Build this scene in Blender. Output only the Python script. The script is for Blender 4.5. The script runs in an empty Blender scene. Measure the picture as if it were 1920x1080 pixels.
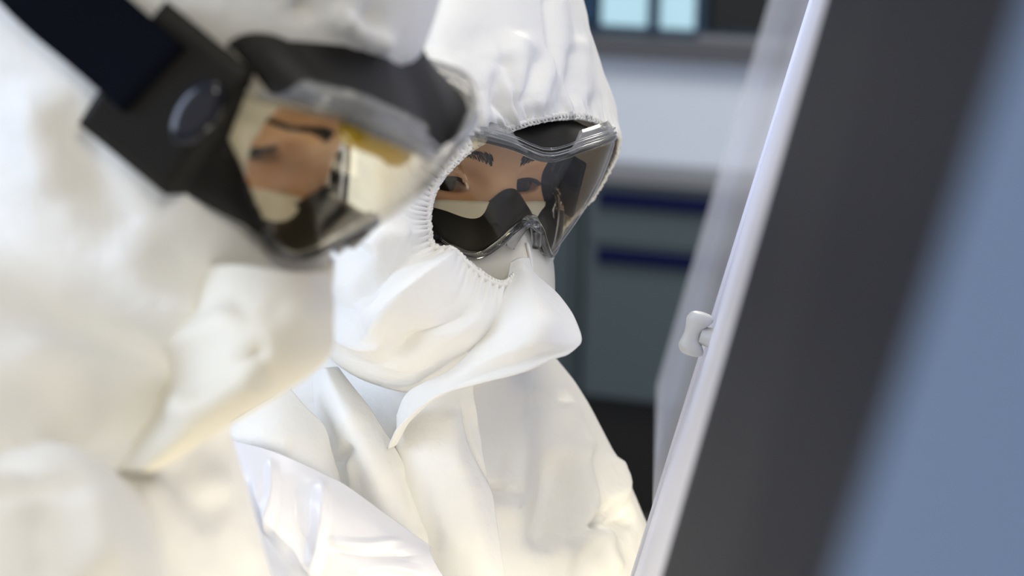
import bpy, bmesh, math, random
import numpy as np
from mathutils import Matrix, Vector, noise as mnoise

# ---------------------------------------------------------------- camera
SC = bpy.context.scene
F = 4267.0                                   # focal length in pixels of a 1920 wide frame
PITCH, ROLL, CAMH = math.radians(12.0), math.radians(1.2), 1.655
Zc = np.array([0, math.cos(PITCH), -math.sin(PITCH)])
X0 = np.array([1.0, 0, 0]); U0 = np.array([0, math.sin(PITCH), math.cos(PITCH)])
Xc = X0 * math.cos(ROLL) + U0 * math.sin(ROLL)
Yc = U0 * math.cos(ROLL) - X0 * math.sin(ROLL)
CAM = np.array([0, 0, CAMH])
cam_d = bpy.data.cameras.new('camera'); cam = bpy.data.objects.new('camera', cam_d)
SC.collection.objects.link(cam); SC.camera = cam
cam.matrix_world = Matrix(((Xc[0], Yc[0], -Zc[0], CAM[0]), (Xc[1], Yc[1], -Zc[1], CAM[1]),
                           (Xc[2], Yc[2], -Zc[2], CAM[2]), (0, 0, 0, 1)))
cam_d.sensor_width = 36; cam_d.lens = F / 1920 * 36
cam_d.clip_start = 0.02; cam_d.clip_end = 60
cam_d.dof.use_dof = True; cam_d.dof.focus_distance = 1.40; cam_d.dof.aperture_fstop = 6.0

# ---------------------------------------------------------------- world, lights, exposure
W = bpy.data.worlds.new('lab_air'); SC.world = W; W.use_nodes = True
bg = W.node_tree.nodes['Background']
bg.inputs[0].default_value = (1.0, 0.975, 0.94, 1); bg.inputs[1].default_value = 0.52
SC.view_settings.view_transform = 'Standard'; SC.view_settings.look = 'None'
SC.view_settings.exposure = 0.11; SC.view_settings.gamma = 1.0; SC.view_settings.use_curve_mapping = False

def area(name, loc, target, size, power, col, sy=None):
    l = bpy.data.lights.new(name, 'AREA'); l.energy = power; l.color = col; l.size = size
    if sy: l.shape = 'RECTANGLE'; l.size_y = sy
    o = bpy.data.objects.new(name, l); SC.collection.objects.link(o)
    o.location = loc
    d = Vector(target) - Vector(loc); o.rotation_euler = d.to_track_quat('-Z', 'Y').to_euler()
    return o
# daylight through the left wall's windows, the ceiling panels, the cabinet's own work lamp
area('daylight', (-2.3, 0.35, 1.9), (0, 1.35, 1.3), 1.2, 38, (0.64, 0.76, 1.0), 1.6)
CEIL_LIGHTS = [(0.30, 1.20), (0.3, 3.6), (-0.9, 2.4), (0.5, -1.2)]
for (lx, ly), lp in zip(CEIL_LIGHTS, (2.6, 42, 6, 34)):
    area('ceiling_lamp', (lx, ly, 2.72), (lx, ly, 0), 0.6, lp, (1.0, 0.92, 0.77), 1.2)
area('cabinet_lamp', (0.47, 0.80, 0.99), (-0.05, 1.25, 1.25), 0.80, 14.5, (1.0, 0.90, 0.70), 1.2)

# ---------------------------------------------------------------- helpers
def U(px, py, d):
    return np.array([(px - 960) / F * d, (540 - py) / F * d, d])
def UA(a):
    a = np.asarray(a, float); d = a[..., 2]
    return np.stack([(a[..., 0] - 960) / F * d, (540 - a[..., 1]) / F * d, d], -1)
def to_world(c):
    c = np.asarray(c, float)
    return CAM + c[..., 0:1] * Xc + c[..., 1:2] * Yc + c[..., 2:3] * Zc
def to_cam(w):
    q = np.asarray(w, float) - CAM
    return np.stack([q @ Xc, q @ Yc, q @ Zc], -1)
def PW(px, py, d): return to_world(U(px, py, d))

def link(o, parent=None):
    SC.collection.objects.link(o)
    if parent is not None: o.parent = parent
    return o
def tag(o, label=None, cat=None, group=None, kind=None):
    for k, v in (('label', label), ('category', cat), ('group', group), ('kind', kind)):
        if v: o[k] = v
    return o
def empty(name, loc):
    o = bpy.data.objects.new(name, None); o.location = loc; o.empty_display_size = .05
    return link(o)
def origin_of(parent):
    v = Vector((0, 0, 0))
    while parent is not None:
        v += parent.location; parent = parent.parent
    return np.array(v)
def mesh(name, V, Fs, mat, parent=None, smooth=True, solid=0.0, sub=0, bevel=0.0):
    """V are world coordinates; the object is linked as one mesh"""
    V = np.asarray(V, float) - origin_of(parent)
    me = bpy.data.meshes.new(name)
    me.from_pydata(V.tolist(), [], [tuple(int(i) for i in f) for f in Fs]); me.validate()
    if smooth: me.polygons.foreach_set('use_smooth', [True] * len(me.polygons))
    bm = bmesh.new(); bm.from_mesh(me); bmesh.ops.recalc_face_normals(bm, faces=bm.faces); bm.to_mesh(me); bm.free()
    me.materials.append(mat); me.update()
    o = bpy.data.objects.new(name, me); link(o, parent)
    if solid:
        m = o.modifiers.new('thickness', 'SOLIDIFY'); m.thickness = solid; m.offset = 0
    if bevel:
        m = o.modifiers.new('bevel', 'BEVEL'); m.width = bevel; m.segments = 3; m.limit_method = 'ANGLE'
    if sub:
        m = o.modifiers.new('sub', 'SUBSURF'); m.levels = sub; m.render_levels = sub
    return o
def grid_faces(n, m, cu=False, cv=False, flip=False):
    f = []
    for i in range(n if cu else n - 1):
        for j in range(m if cv else m - 1):
            a = i * m + j; b = i * m + (j + 1) % m
            c = ((i + 1) % n) * m + (j + 1) % m; d = ((i + 1) % n) * m + j
            f.append((a, d, c, b) if flip else (a, b, c, d))
    return f
def cr(P, n, closed=False):
    """Catmull-Rom along axis 0 to n samples"""
    P = np.asarray(P, float); m = len(P)
    t = np.linspace(0, m, n, endpoint=False) if closed else np.linspace(0, m - 1, n)
    i = np.floor(t).astype(int)
    if not closed: i = np.minimum(i, m - 2)
    u = (t - i).reshape((-1,) + (1,) * (P.ndim - 1))
    if closed:
        g = lambda k: P[(i + k) % m]
    else:
        E = np.concatenate([2 * P[:1] - P[1:2], P, 2 * P[-1:] - P[-2:-1]])
        g = lambda k: E[i + k + 1]
    p0, p1, p2, p3 = g(-1), g(0), g(1), g(2)
    return 0.5 * (2 * p1 + (p2 - p0) * u + (2 * p0 - 5 * p1 + 4 * p2 - p3) * u * u + (3 * p1 - p0 - 3 * p2 + p3) * u ** 3)
def cr2(ctrl, n, m, cu=False, cv=False):
    a = cr(ctrl, n, cu)
    return np.swapaxes(cr(np.swapaxes(a, 0, 1), m, cv), 0, 1)
def grid_normals(P, cu=False, cv=False):
    def d(A, ax, c):
        if c: return (np.roll(A, -1, ax) - np.roll(A, 1, ax))
        return np.gradient(A, axis=ax)
    n = np.cross(d(P, 0, cu), d(P, 1, cv)); return n / (np.linalg.norm(n, axis=-1, keepdims=True) + 1e-12)
def vnormals(V, Fs):
    V = np.asarray(V); Q = np.asarray(Fs)
    fn = np.cross(V[Q[:, 2]] - V[Q[:, 0]], V[Q[:, 3]] - V[Q[:, 1]])
    N = np.zeros_like(V)
    for k in range(4): np.add.at(N, Q[:, k], fn)
    return N / (np.linalg.norm(N, axis=1, keepdims=True) + 1e-12)
def crumple(W_, scale, seed=0.0, ridged=True):
    W_ = W_.reshape(-1, 3); out = np.empty(len(W_))
    for i, w in enumerate(W_):
        v = Vector((w[0] * scale + seed, w[1] * scale - seed, w[2] * scale + 2 * seed))
        a = mnoise.noise(v); b = mnoise.noise(v * 2.1)
        out[i] = (1 - 2 * abs(a)) * .7 + (1 - 2 * abs(b)) * .3 - .4 if ridged else a + .4 * b
    return out
def fold_field(PX, folds):
    """PX (...,2) pixel positions of surface points; each fold is (kind, amplitude_mm, width_px, polyline[, reach_px]).
    ridge: soft round; crease: sharp; step: one side raised (left of the walking direction)"""
    sh = PX.shape[:-1]; Q = PX.reshape(-1, 2); tot = np.zeros(len(Q))
    for fo in folds:
        kind, amp, wid, pl = fo[:4]; reach = fo[4] if len(fo) > 4 else wid * 4
        pl = np.asarray(pl, float)
        if len(pl) > 2: pl = cr(pl, 6 * len(pl))
        seg = np.diff(pl, axis=0); L = np.linalg.norm(seg, axis=1); cum = np.concatenate([[0], np.cumsum(L)])
        best = np.full(len(Q), 1e9); side = np.zeros(len(Q)); tt = np.zeros(len(Q))
        for k in range(len(seg)):
            r = Q - pl[k]; t = np.clip((r @ seg[k]) / (L[k] ** 2 + 1e-9), 0, 1)
            dv = r - t[:, None] * seg[k]; d = np.hypot(dv[:, 0], dv[:, 1]); m = d < best
            best[m] = d[m]; tt[m] = (cum[k] + t[m] * L[k]) / cum[-1]
            side[m] = np.sign(seg[k][0] * dv[m, 1] - seg[k][1] * dv[m, 0])
        tap = np.clip(np.minimum(tt, 1 - tt) / .22, 0, 1); tap = tap * tap * (3 - 2 * tap)
        if kind == 'ridge': v = np.exp(-(best / wid) ** 2)
        elif kind == 'crease': v = np.clip(1 - best / wid, 0, 1) ** 1.3
        else: v = (0.5 - 0.5 * np.tanh(side * best / wid)) * np.exp(-(best / reach) ** 2)
        tot += amp * .001 * v * tap
    return tot.reshape(sh)
def proj(c): return np.stack([960 + F * c[..., 0] / c[..., 2], 540 - F * c[..., 1] / c[..., 2]], -1)

def sheet(name, ctrl, n, m, mat, parent, folds=(), thick=0.0012, rough=0.0, rscale=30, seed=1.0, extra=None, cu=False, flip=False):
    """cloth: control grid of (px, py, depth) placed in the room, splined, folded and given a thickness"""
    P = UA(cr2(np.asarray(ctrl, float), n, m, cu)); N = grid_normals(P, cu)
    if N[..., 2].mean() > 0: N = -N
    d = fold_field(proj(P), folds) if folds else np.zeros(P.shape[:2])
    if rough: d = d + rough * crumple(to_world(P), rscale, seed).reshape(d.shape)
    if extra is not None: d = d + extra(n, m)
    P = P + N * d[..., None]
    return mesh(name, to_world(P).reshape(-1, 3), grid_faces(n, m, cu, flip=flip), mat, parent, solid=thick), P

def tube(path, rad, k=8, closed=False):
    """sweep a circle (radius may vary) along points (world) -> V, F"""
    P = np.asarray(path, float); n = len(P); rad = np.broadcast_to(np.asarray(rad, float), (n,))
    T = (np.roll(P, -1, 0) - np.roll(P, 1, 0)) if closed else np.gradient(P, axis=0)
    T /= np.linalg.norm(T, axis=1, keepdims=True) + 1e-12
    a = np.array([0.3, 0.5, 0.81]); V = []
    u = np.cross(T[0], a); u /= np.linalg.norm(u)
    for i in range(n):
        u = u - T[i] * (u @ T[i]); u /= np.linalg.norm(u) + 1e-12; v = np.cross(T[i], u)
        for j in range(k):
            t = 2 * math.pi * j / k; V.append(P[i] + rad[i] * (math.cos(t) * u + math.sin(t) * v))
    Fs = grid_faces(n, k, closed, True)
    if not closed:
        Fs.append(tuple(range(k - 1, -1, -1))); Fs.append(tuple(range((n - 1) * k, n * k)))
    return np.array(V), Fs
def band(path, up, half_w, half_t):
    """flat strap along path; up = width direction per point"""
    P = np.asarray(path, float); n = len(P); T = np.gradient(P, axis=0); T /= np.linalg.norm(T, axis=1, keepdims=True)
    up = np.asarray(up, float); nn = np.cross(T, up); nn /= np.linalg.norm(nn, axis=1, keepdims=True)
    hw = np.broadcast_to(np.asarray(half_w, float), (n,))[:, None]; V = []
    prof = [(-1, -.6), (-.9, -1), (.9, -1), (1, -.6), (1, .6), (.9, 1), (-.9, 1), (-1, .6)]
    R = np.stack([P + up * hw * a + nn * half_t * b for a, b in prof], 1)
    Fs = grid_faces(n, 8, False, True); Fs.append(tuple(range(7, -1, -1))); Fs.append(tuple(range((n - 1) * 8, n * 8)))
    return R.reshape(-1, 3), Fs
def join(parts):
    V, Fs, o = [], [], 0
    for v, f in parts:
        V.append(np.asarray(v)); Fs += [tuple(i + o for i in q) for q in f]; o += len(v)
    return np.concatenate(V), Fs
def boxv(c, ax, h):
    c = np.asarray(c, float); V = []
    for i in (-1, 1):
        for j in (-1, 1):
            for k in (-1, 1): V.append(c + ax[0] * h[0] * i + ax[1] * h[1] * j + ax[2] * h[2] * k)
    return np.array(V), [(0, 1, 3, 2), (4, 6, 7, 5), (0, 4, 5, 1), (2, 3, 7, 6), (0, 2, 6, 4), (1, 5, 7, 3)]
WAX = (np.array([1., 0, 0]), np.array([0, 1., 0]), np.array([0, 0, 1.]))

# ---- implicit solids, polygonised with surface nets on an uneven grid
def smin(a, b, k):
    h = np.clip(.5 + .5 * (b - a) / k, 0, 1); return b + (a - b) * h - k * h * (1 - h)
def smax(a, b, k): return -smin(-a, -b, k)
def ell(p, c, r):
    q = p - np.asarray(c); r = np.asarray(r)
    k0 = np.linalg.norm(q / r, axis=-1); k1 = np.linalg.norm(q / (r * r), axis=-1)
    return k0 * (k0 - 1) / (k1 + 1e-9)
def cap(p, a, b, ra, rb):
    a = np.asarray(a, float); ba = np.asarray(b, float) - a; q = p - a
    t = np.clip((q @ ba) / (ba @ ba), 0, 1)
    return np.linalg.norm(q - t[..., None] * ba, axis=-1) - (ra + (rb - ra) * t)
def nets(f, xs, ys, zs):
    nx, ny, nz = len(xs), len(ys), len(zs); vol = np.empty((nx, ny, nz), np.float32)
    YY, ZZ = np.meshgrid(ys, zs, indexing='ij')
    for i in range(nx):
        vol[i] = f(np.stack([np.full_like(YY, xs[i]), YY, ZZ], -1))
    ins = vol < 0
    c = [ins[a:nx - 1 + a, b:ny - 1 + b, d:nz - 1 + d] for a in (0, 1) for b in (0, 1) for d in (0, 1)]
    s = sum(x.astype(np.int8) for x in c); act = (s > 0) & (s < 8)
    idx = np.argwhere(act); vid = -np.ones(act.shape, np.int64); vid[act] = np.arange(len(idx))
    G = [np.asarray(xs), np.asarray(ys), np.asarray(zs)]
    acc = np.zeros((len(idx), 3)); cnt = np.zeros(len(idx))
    for ax in range(3):
        o1, o2 = [k for k in range(3) if k != ax]
        for a in (0, 1):
            for b in (0, 1):
                i0 = idx.copy(); i0[:, o1] += a; i0[:, o2] += b; i1 = i0.copy(); i1[:, ax] += 1
                v0 = vol[tuple(i0.T)]; v1 = vol[tuple(i1.T)]; m = (v0 < 0) != (v1 < 0)
                t = np.where(m, v0 / (v0 - v1 + 1e-12), 0)
                p0 = np.stack([G[k][i0[:, k]] for k in range(3)], 1); p1 = np.stack([G[k][i1[:, k]] for k in range(3)], 1)
                acc[m] += (p0 + (p1 - p0) * t[:, None])[m]; cnt[m] += 1
    V = acc / cnt[:, None]; Fs = []
    for ax in range(3):
        o1, o2 = [(1, 2), (2, 0), (0, 1)][ax]
        sl0 = [slice(None)] * 3; sl1 = [slice(None)] * 3; sl0[ax] = slice(0, -1); sl1[ax] = slice(1, None)
        A = ins[tuple(sl0)]; B = ins[tuple(sl1)]; e = np.argwhere(A != B)
        e = e[(e[:, o1] > 0) & (e[:, o2] > 0) & (e[:, o1] < vol.shape[o1] - 1) & (e[:, o2] < vol.shape[o2] - 1)]
        sg = A[tuple(e.T)]
        q = []
        for (a, b) in ((-1, -1), (0, -1), (0, 0), (-1, 0)):
            k = e.copy(); k[:, o1] += a; k[:, o2] += b; q.append(vid[tuple(k.T)])
        q = np.stack(q, 1); q[~sg] = q[~sg][:, ::-1]; Fs.append(q)
    return V, np.concatenate(Fs)
def steps(*seg):
    """uneven axis: steps(start, (end, step), (end, step) ...)"""
    out = [seg[0]]
    for e, h in seg[1:]:
        n = max(1, int(round((e - out[-1]) / h))); out += list(np.linspace(out[-1], e, n + 1)[1:])
    return np.array(out)

# ---------------------------------------------------------------- materials
def mat(name, col, rough=.5, metal=0.0, spec=.5, trans=0.0, ior=1.45, alpha=1.0, coat=0.0, sheen=0.0):
    m = bpy.data.materials.new(name); m.use_nodes = True; b = m.node_tree.nodes['Principled BSDF']
    b.inputs['Base Color'].default_value = (*col, 1); b.inputs['Roughness'].default_value = rough
    b.inputs['Metallic'].default_value = metal; b.inputs['Specular IOR Level'].default_value = spec
    b.inputs['Transmission Weight'].default_value = trans; b.inputs['IOR'].default_value = ior
    b.inputs['Alpha'].default_value = alpha; b.inputs['Coat Weight'].default_value = coat
    return m
def add_bump(m, scale, strength, dist=.002, kind='noise', detail=4):
    nt = m.node_tree; b = nt.nodes['Principled BSDF']
    tc = nt.nodes.new('ShaderNodeTexCoord')
    n = nt.nodes.new('ShaderNodeTexNoise' if kind == 'noise' else 'ShaderNodeTexVoronoi')
    n.inputs['Scale'].default_value = scale
    if kind == 'noise': n.inputs['Detail'].default_value = detail
    bp = nt.nodes.new('ShaderNodeBump'); bp.inputs['Strength'].default_value = strength; bp.inputs['Distance'].default_value = dist
    nt.links.new(tc.outputs['Object'], n.inputs['Vector'])
    nt.links.new(n.outputs[0], bp.inputs['Height'])
    old = b.inputs['Normal'].links
    if old: nt.links.new(old[0].from_socket, bp.inputs['Normal'])
    nt.links.new(bp.outputs[0], b.inputs['Normal'])
    return m
def mottled(name, c1, c2, scale, rough=.5, **k):
    m = mat(name, c1, rough, **k); nt = m.node_tree; b = nt.nodes['Principled BSDF']
    tc = nt.nodes.new('ShaderNodeTexCoord'); n = nt.nodes.new('ShaderNodeTexNoise'); n.inputs['Scale'].default_value = scale
    r = nt.nodes.new('ShaderNodeValToRGB'); r.color_ramp.elements[0].position = .35; r.color_ramp.elements[1].position = .65
    r.color_ramp.elements[0].color = (*c1, 1); r.color_ramp.elements[1].color = (*c2, 1)
    nt.links.new(tc.outputs['Object'], n.inputs['Vector']); nt.links.new(n.outputs[0], r.inputs[0]); nt.links.new(r.outputs[0], b.inputs['Base Color'])
    return m
def clear_mat(name, tint, fres=1.5, rough=.02):
    """thin clear plastic: tinted see-through plus Fresnel reflection"""
    m = bpy.data.materials.new(name); m.use_nodes = True; nt = m.node_tree; nt.nodes.clear()
    o = nt.nodes.new('ShaderNodeOutputMaterial'); t = nt.nodes.new('ShaderNodeBsdfTransparent'); g = nt.nodes.new('ShaderNodeBsdfGlossy')
    lw = nt.nodes.new('ShaderNodeLayerWeight'); lw.inputs[0].default_value = .5; mx = nt.nodes.new('ShaderNodeMixShader')
    pw = nt.nodes.new('ShaderNodeMath'); pw.operation = 'POWER'; pw.inputs[1].default_value = 5.0       # Schlick's Fresnel term
    fr = nt.nodes.new('ShaderNodeMath'); fr.operation = 'MULTIPLY_ADD'; fr.inputs[1].default_value = .94; fr.inputs[2].default_value = .032
    nt.links.new(lw.outputs['Facing'], pw.inputs[0]); nt.links.new(pw.outputs[0], fr.inputs[0])
    t.inputs[0].default_value = (*tint, 1); g.inputs['Roughness'].default_value = rough
    nt.links.new(fr.outputs[0], mx.inputs[0]); nt.links.new(t.outputs[0], mx.inputs[1]); nt.links.new(g.outputs[0], mx.inputs[2])
    nt.links.new(mx.outputs[0], o.inputs[0]); return m
def emit_mat(name, col, s):
    m = bpy.data.materials.new(name); m.use_nodes = True; b = m.node_tree.nodes['Principled BSDF']
    b.inputs['Base Color'].default_value = (*col, 1); b.inputs['Emission Color'].default_value = (*col, 1); b.inputs['Emission Strength'].default_value = s
    return m
M = {}
M['suit'] = mat('white coverall fabric', (.89, .88, .84), .50, spec=.45)
add_bump(M['suit'], 50, .50, .004, detail=5); add_bump(M['suit'], 170, .30, .0014, detail=3); add_bump(M['suit'], 900, .15, .0004)
M['film'] = mat('laminated coverall film', (.80, .80, .84), .24, spec=.55); add_bump(M['film'], 40, .3, .004)
M['rim'] = mat('elastic edging', (.86, .84, .78), .65); add_bump(M['rim'], 700, .5, .001)
M['mask'] = mat('cream mask fabric', (.87, .83, .72), .75); add_bump(M['mask'], 600, .2, .0006)
M['skin'] = mottled('skin', (.74, .43, .25), (.82, .51, .32), 22, .65)
M['hair'] = mat('dark hair', (.016, .011, .008), .6, spec=.2)
M['eye'] = mat('eye', (.5, .46, .42), .2, spec=.12)
M['black'] = mat('black rubber', (.010, .0088, .007), .5, spec=.25)
M['strap'] = mat('black strap webbing', (.004, .005, .009), .9, spec=.05); add_bump(M['strap'], 500, .3, .001)
M['gloss'] = mat('glossy black plastic', (.012, .013, .02), .12)
M['lens'] = clear_mat('clear goggle lens', (.98, .955, .88))
M['clear'] = mat('clear moulded plastic', (.93, .94, .95), .04, trans=1.0, ior=1.42)
M['frost'] = None
M['glint'] = mat('yellow brow foam', (.62, .42, .03), .8)
M['glove'] = mat('white nitrile glove', (.78, .80, .84), .4)
M['boot'] = mat('white boot cover', (.8, .8, .78), .6)
def frost_mat():
    m = bpy.data.materials.new('smoky clear plastic'); m.use_nodes = True; nt = m.node_tree; b = nt.nodes['Principled BSDF']
    b.inputs['Base Color'].default_value = (.42, .42, .41, 1); b.inputs['Roughness'].default_value = .12; b.inputs['Coat Weight'].default_value = .5
    o = nt.nodes['Material Output']; t = nt.nodes.new('ShaderNodeBsdfTransparent'); mx = nt.nodes.new('ShaderNodeMixShader'); mx.inputs[0].default_value = .42
    nt.links.new(t.outputs[0], mx.inputs[1]); nt.links.new(b.outputs[0], mx.inputs[2]); nt.links.new(mx.outputs[0], o.inputs[0]); return m
M['frost'] = frost_mat()
# iris and pupil: rings around the eye's own forward axis
def eye_mat():
    m = M['eye']; nt = m.node_tree; b = nt.nodes['Principled BSDF']
    tc = nt.nodes.new('ShaderNodeTexCoord'); s = nt.nodes.new('ShaderNodeSeparateXYZ'); r = nt.nodes.new('ShaderNodeValToRGB')
    mp = nt.nodes.new('ShaderNodeMath'); mp.operation = 'MULTIPLY'; mp.inputs[1].default_value = 1 / .0125
    nt.links.new(tc.outputs['Object'], s.inputs[0]); nt.links.new(s.outputs[1], mp.inputs[0]); nt.links.new(mp.outputs[0], r.inputs[0])
    e = r.color_ramp.elements; e[0].position = .66; e[0].color = (.48, .42, .38, 1); e[1].position = .70; e[1].color = (.012, .008, .006, 1)
    nt.links.new(r.outputs[0], b.inputs['Base Color'])
eye_mat()

# ---------------------------------------------------------------- the room
def struct(name, V, Fs, m, parent=None, **k):
    o = mesh(name, V, Fs, m, parent, smooth=False, **k)
    if parent is None: o['kind'] = 'structure'
    return o
M['floor'] = mottled('grey vinyl floor', (.10, .11, .12), (.13, .14, .15), 8, .35)
M['wall'] = mat('white painted wall', (.57, .65, .80), .6)
M['ceil'] = mat('white ceiling tile', (.75, .76, .78), .8); add_bump(M['ceil'], 60, .2)
M['sill'] = mat('grey sill', (.075, .080, .10), .45)
M['winframe'] = mat('dark blue window frame', (.010, .030, .07), .4)
M['darkglass'] = mat('dark window glass', (.006, .009, .012), .08)
M['litpane'] = emit_mat('window pane lit from behind', (.42, .66, .80), .30)
M['bluetint'] = mat('blue shaded glass', (.008, .04, .10), .12)
M['drawer'] = mat('blue grey laminate', (.060, .086, .105), .5)
M['cabside'] = mat('blue grey side panel', (.050, .072, .088), .5)
M['handle'] = mat('dark blue grip', (.0025, .005, .042), .5, spec=.1)
M['worktop'] = mat('grey worktop', (.17, .18, .21), .35)
M['plinth'] = mat('black plinth and shade strip', (.004, .004, .005), .6)

PSI = math.radians(20)
wu = np.array([math.cos(PSI), -math.sin(PSI), 0]); wn = np.array([-math.sin(PSI), -math.cos(PSI), 0]); wz = np.array([0, 0, 1.])
B0 = PW(1200, 322, 5.2); BENCH_Z = B0[2]
def bench(u, out, z): return np.array([B0[0], B0[1], 0]) + wu * u + wn * out + wz * z
def bbox(u0, u1, o0, o1, z0, z1):
    return boxv(bench((u0 + u1) / 2, (o0 + o1) / 2, (z0 + z1) / 2), (wu, wn, wz), ((u1 - u0) / 2, (o1 - o0) / 2, (z1 - z0) / 2))
FLOOR = boxv((0, 2.5, -.05), WAX, (5, 5, .05)); struct('floor', *FLOOR, M['floor'])
struct('ceiling', *boxv((0, 2.5, 2.85), WAX, (5, 5, .05)), M['ceil'])
def wu_at(px, py, out, d0=5.2):
    """where the sight line through a pixel meets the plane `out` metres in front of the bench edge"""
    p = PW(px, py, 1.0) - CAM; q = np.array([B0[0], B0[1], 0]) + wn * out
    t = ((q - CAM) @ wn) / (p @ wn); h = CAM + t * p
    return (h - np.array([B0[0], B0[1], 0])) @ wu, h[2]
PAN = -.14
z_pan_top = wu_at(1250, 108, PAN)[1]; z_sill_top = wu_at(1250, 74, PAN + .05)[1]
struct('wall_back', *bbox(-3.2, 3.0, PAN - .12, PAN, 0, z_pan_top), M['wall'])
struct('trim_1', *bbox(-3.2, 3.0, PAN - .12, PAN + .05, z_pan_top, z_sill_top), M['sill'])
# the window above the sill: dark glass with two panes lit from behind
win = struct('window_1', *bbox(-3.2, 3.0, PAN - .10, PAN - .06, z_sill_top, 2.8), M['darkglass'])
def pane(name, px0, px1, py1, m, o=PAN - .05):
    u0, u1 = wu_at(px0, 30, o)[0], wu_at(px1, 30, o)[0]; z0 = wu_at((px0 + px1) / 2, py1, o)[1]
    return struct(name, *bbox(u0, u1, o - .012, o, z0, z0 + .9), m, win)
pane('lit_pane', 1128, 1215, 48, M['litpane']); pane('lit_pane', 1238, 1302, 54, M['litpane'])
pane('tinted_pane', 1040, 1122, 40, M['bluetint'])
for px in (1226, 1316):
    u0 = wu_at(px, 30, PAN - .04)[0]; struct('mullion', *bbox(u0 - .012, u0 + .012, PAN - .06, PAN - .03, z_sill_top, 2.8), M['winframe'], win)
struct('bottom_rail', *bbox(-3.2, 3.0, PAN - .06, PAN - .03, z_sill_top, z_sill_top + .015), M['winframe'], win)
u0 = wu_at(1390, 76, PAN + .03)[0]
struct('sill_strip', *bbox(u0 - .10, u0 + .5, PAN, PAN + .04, z_sill_top, z_sill_top + .012), M['worktop'], win)

wt = mesh('worktop', *bbox(-2.6, 2.2, PAN + .004, 0, BENCH_Z - .032, BENCH_Z), M['worktop'], smooth=False, bevel=.004)
tag(wt, 'grey laboratory worktop running along the white back wall', 'worktop')
u_gap = wu_at(1086, 560, -.02)[0]; z_bot = wu_at(1160, 752, -.02)[1]
z_d1 = wu_at(1200, 345, -.02)[1]; z_g1t = wu_at(1200, 366, 0)[1]; z_g1b = wu_at(1200, 392, 0)[1]
z_d2 = wu_at(1200, 466, -.02)[1]; z_g2t = wu_at(1200, 472, 0)[1]; z_g2b = wu_at(1200, 499, 0)[1]
def base_cabinet(u0, u1, label, plain):
    c = bench((u0 + u1) / 2, -.08, 0); t = empty('base_cabinet', c); tag(t, label, 'cabinet', 'base cabinets under the back worktop')
    mesh('body', *bbox(u0, u1, PAN + .004, -.04, z_bot, z_d1 + .004), M['cabside'], t, smooth=False)
    mesh('shade_strip', *bbox(u0, u1, PAN + .004, -.075, z_d1 + .005, BENCH_Z - .038), M['plinth'], t, smooth=False)  # black strip set back here, its colour stands in for shade under the worktop
    mesh('plinth', *bbox(u0, u1, PAN + .004, -.06, .001, z_bot - .001), M['plinth'], t, smooth=False)
    if plain:
        mesh('door', *bbox(u0 + .01, u1 - .02, -.04, -.02, z_bot + .006, z_d1), M['cabside'], t, smooth=False, bevel=.002)
        return
    for (zt, zb, gt, gb) in ((z_d1, z_d2 + .006, z_g1t, z_g1b), (z_d2, z_bot + .006, z_g2t, z_g2b)):
        d = mesh('drawer', *bbox(u0 + .012, u1 - .012, -.04, -.02, zb, zt), M['drawer'], t, smooth=False, bevel=.002)
        mesh('grip', *bbox(u0 + .04, u1 - .04, -.02, 0, gb, gt), M['handle'], d, smooth=False, bevel=.006)
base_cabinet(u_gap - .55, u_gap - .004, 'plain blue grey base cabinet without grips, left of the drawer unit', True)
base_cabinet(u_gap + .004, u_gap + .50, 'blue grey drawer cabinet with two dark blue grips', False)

# ceiling light panels (out of the frame, their reflection shows in the lenses)
M['diff'] = emit_mat('lit diffuser', (1.0, .97, .9), 2.0); M['lframe'] = mat('light frame', (.7, .7, .7), .4)
for i, (lx, ly) in enumerate(CEIL_LIGHTS):
    t = empty('ceiling_light', (lx, ly, 2.8)); tag(t, 'flat rectangular ceiling light panel above the lab', 'ceiling light', 'ceiling light panels')
    mesh('frame', *boxv((lx, ly, 2.785), WAX, (.33, .63, .015)), M['lframe'], t, smooth=False)
    mesh('diffuser', *boxv((lx, ly, 2.765), WAX, (.30, .60, .006)), M['diff'], t, smooth=False)

# ---------------------------------------------------------------- biosafety cabinet on the right
M['bscdark'] = mat('dark grey violet painted panel', (.0070, .0082, .0150), .6, spec=.10)
M['bscblue'] = mat('blue grey painted frame', (.155, .21, .30), .5, spec=.3)
M['rail'] = mat('white sash rail', (.78, .80, .95), .4)
M['knob'] = mat('off white plastic knob', (.60, .60, .59), .4)
M['steel'] = mat('stainless worktop', (.45, .45, .46), .35, metal=1.0)
def milky():
    m = bpy.data.materials.new('milky sash pane'); m.use_nodes = True; nt = m.node_tree; b = nt.nodes['Principled BSDF']
    b.inputs['Base Color'].default_value = (.84, .86, 1.0, 1); b.inputs['Roughness'].default_value = .35
    o = nt.nodes['Material Output']; t = nt.nodes.new('ShaderNodeBsdfTransparent'); mx = nt.nodes.new('ShaderNodeMixShader'); mx.inputs[0].default_value = .29
    nt.links.new(t.outputs[0], mx.inputs[1]); nt.links.new(b.outputs[0], mx.inputs[2]); nt.links.new(mx.outputs[0], o.inputs[0]); return m
M['milky'] = milky()
def edge(px0, py0, px1, py1, d, ext0=-1.6, ext1=1.25):
    """a leaning edge of the cabinet front at depth d through two pixels, extended past the frame"""
    a = PW(px0, py0, d); b = PW(px1, py1, d); a[1] = b[1] = (a[1] + b[1]) / 2
    return a, b
def lean(e, z):
    a, b = e; t = (z - a[2]) / (b[2] - a[2]); return a + (b - a) * t
E0 = edge(1900, 0, 1600, 1080, .36); E1 = edge(1536, 0, 1290, 960, .90)
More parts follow.
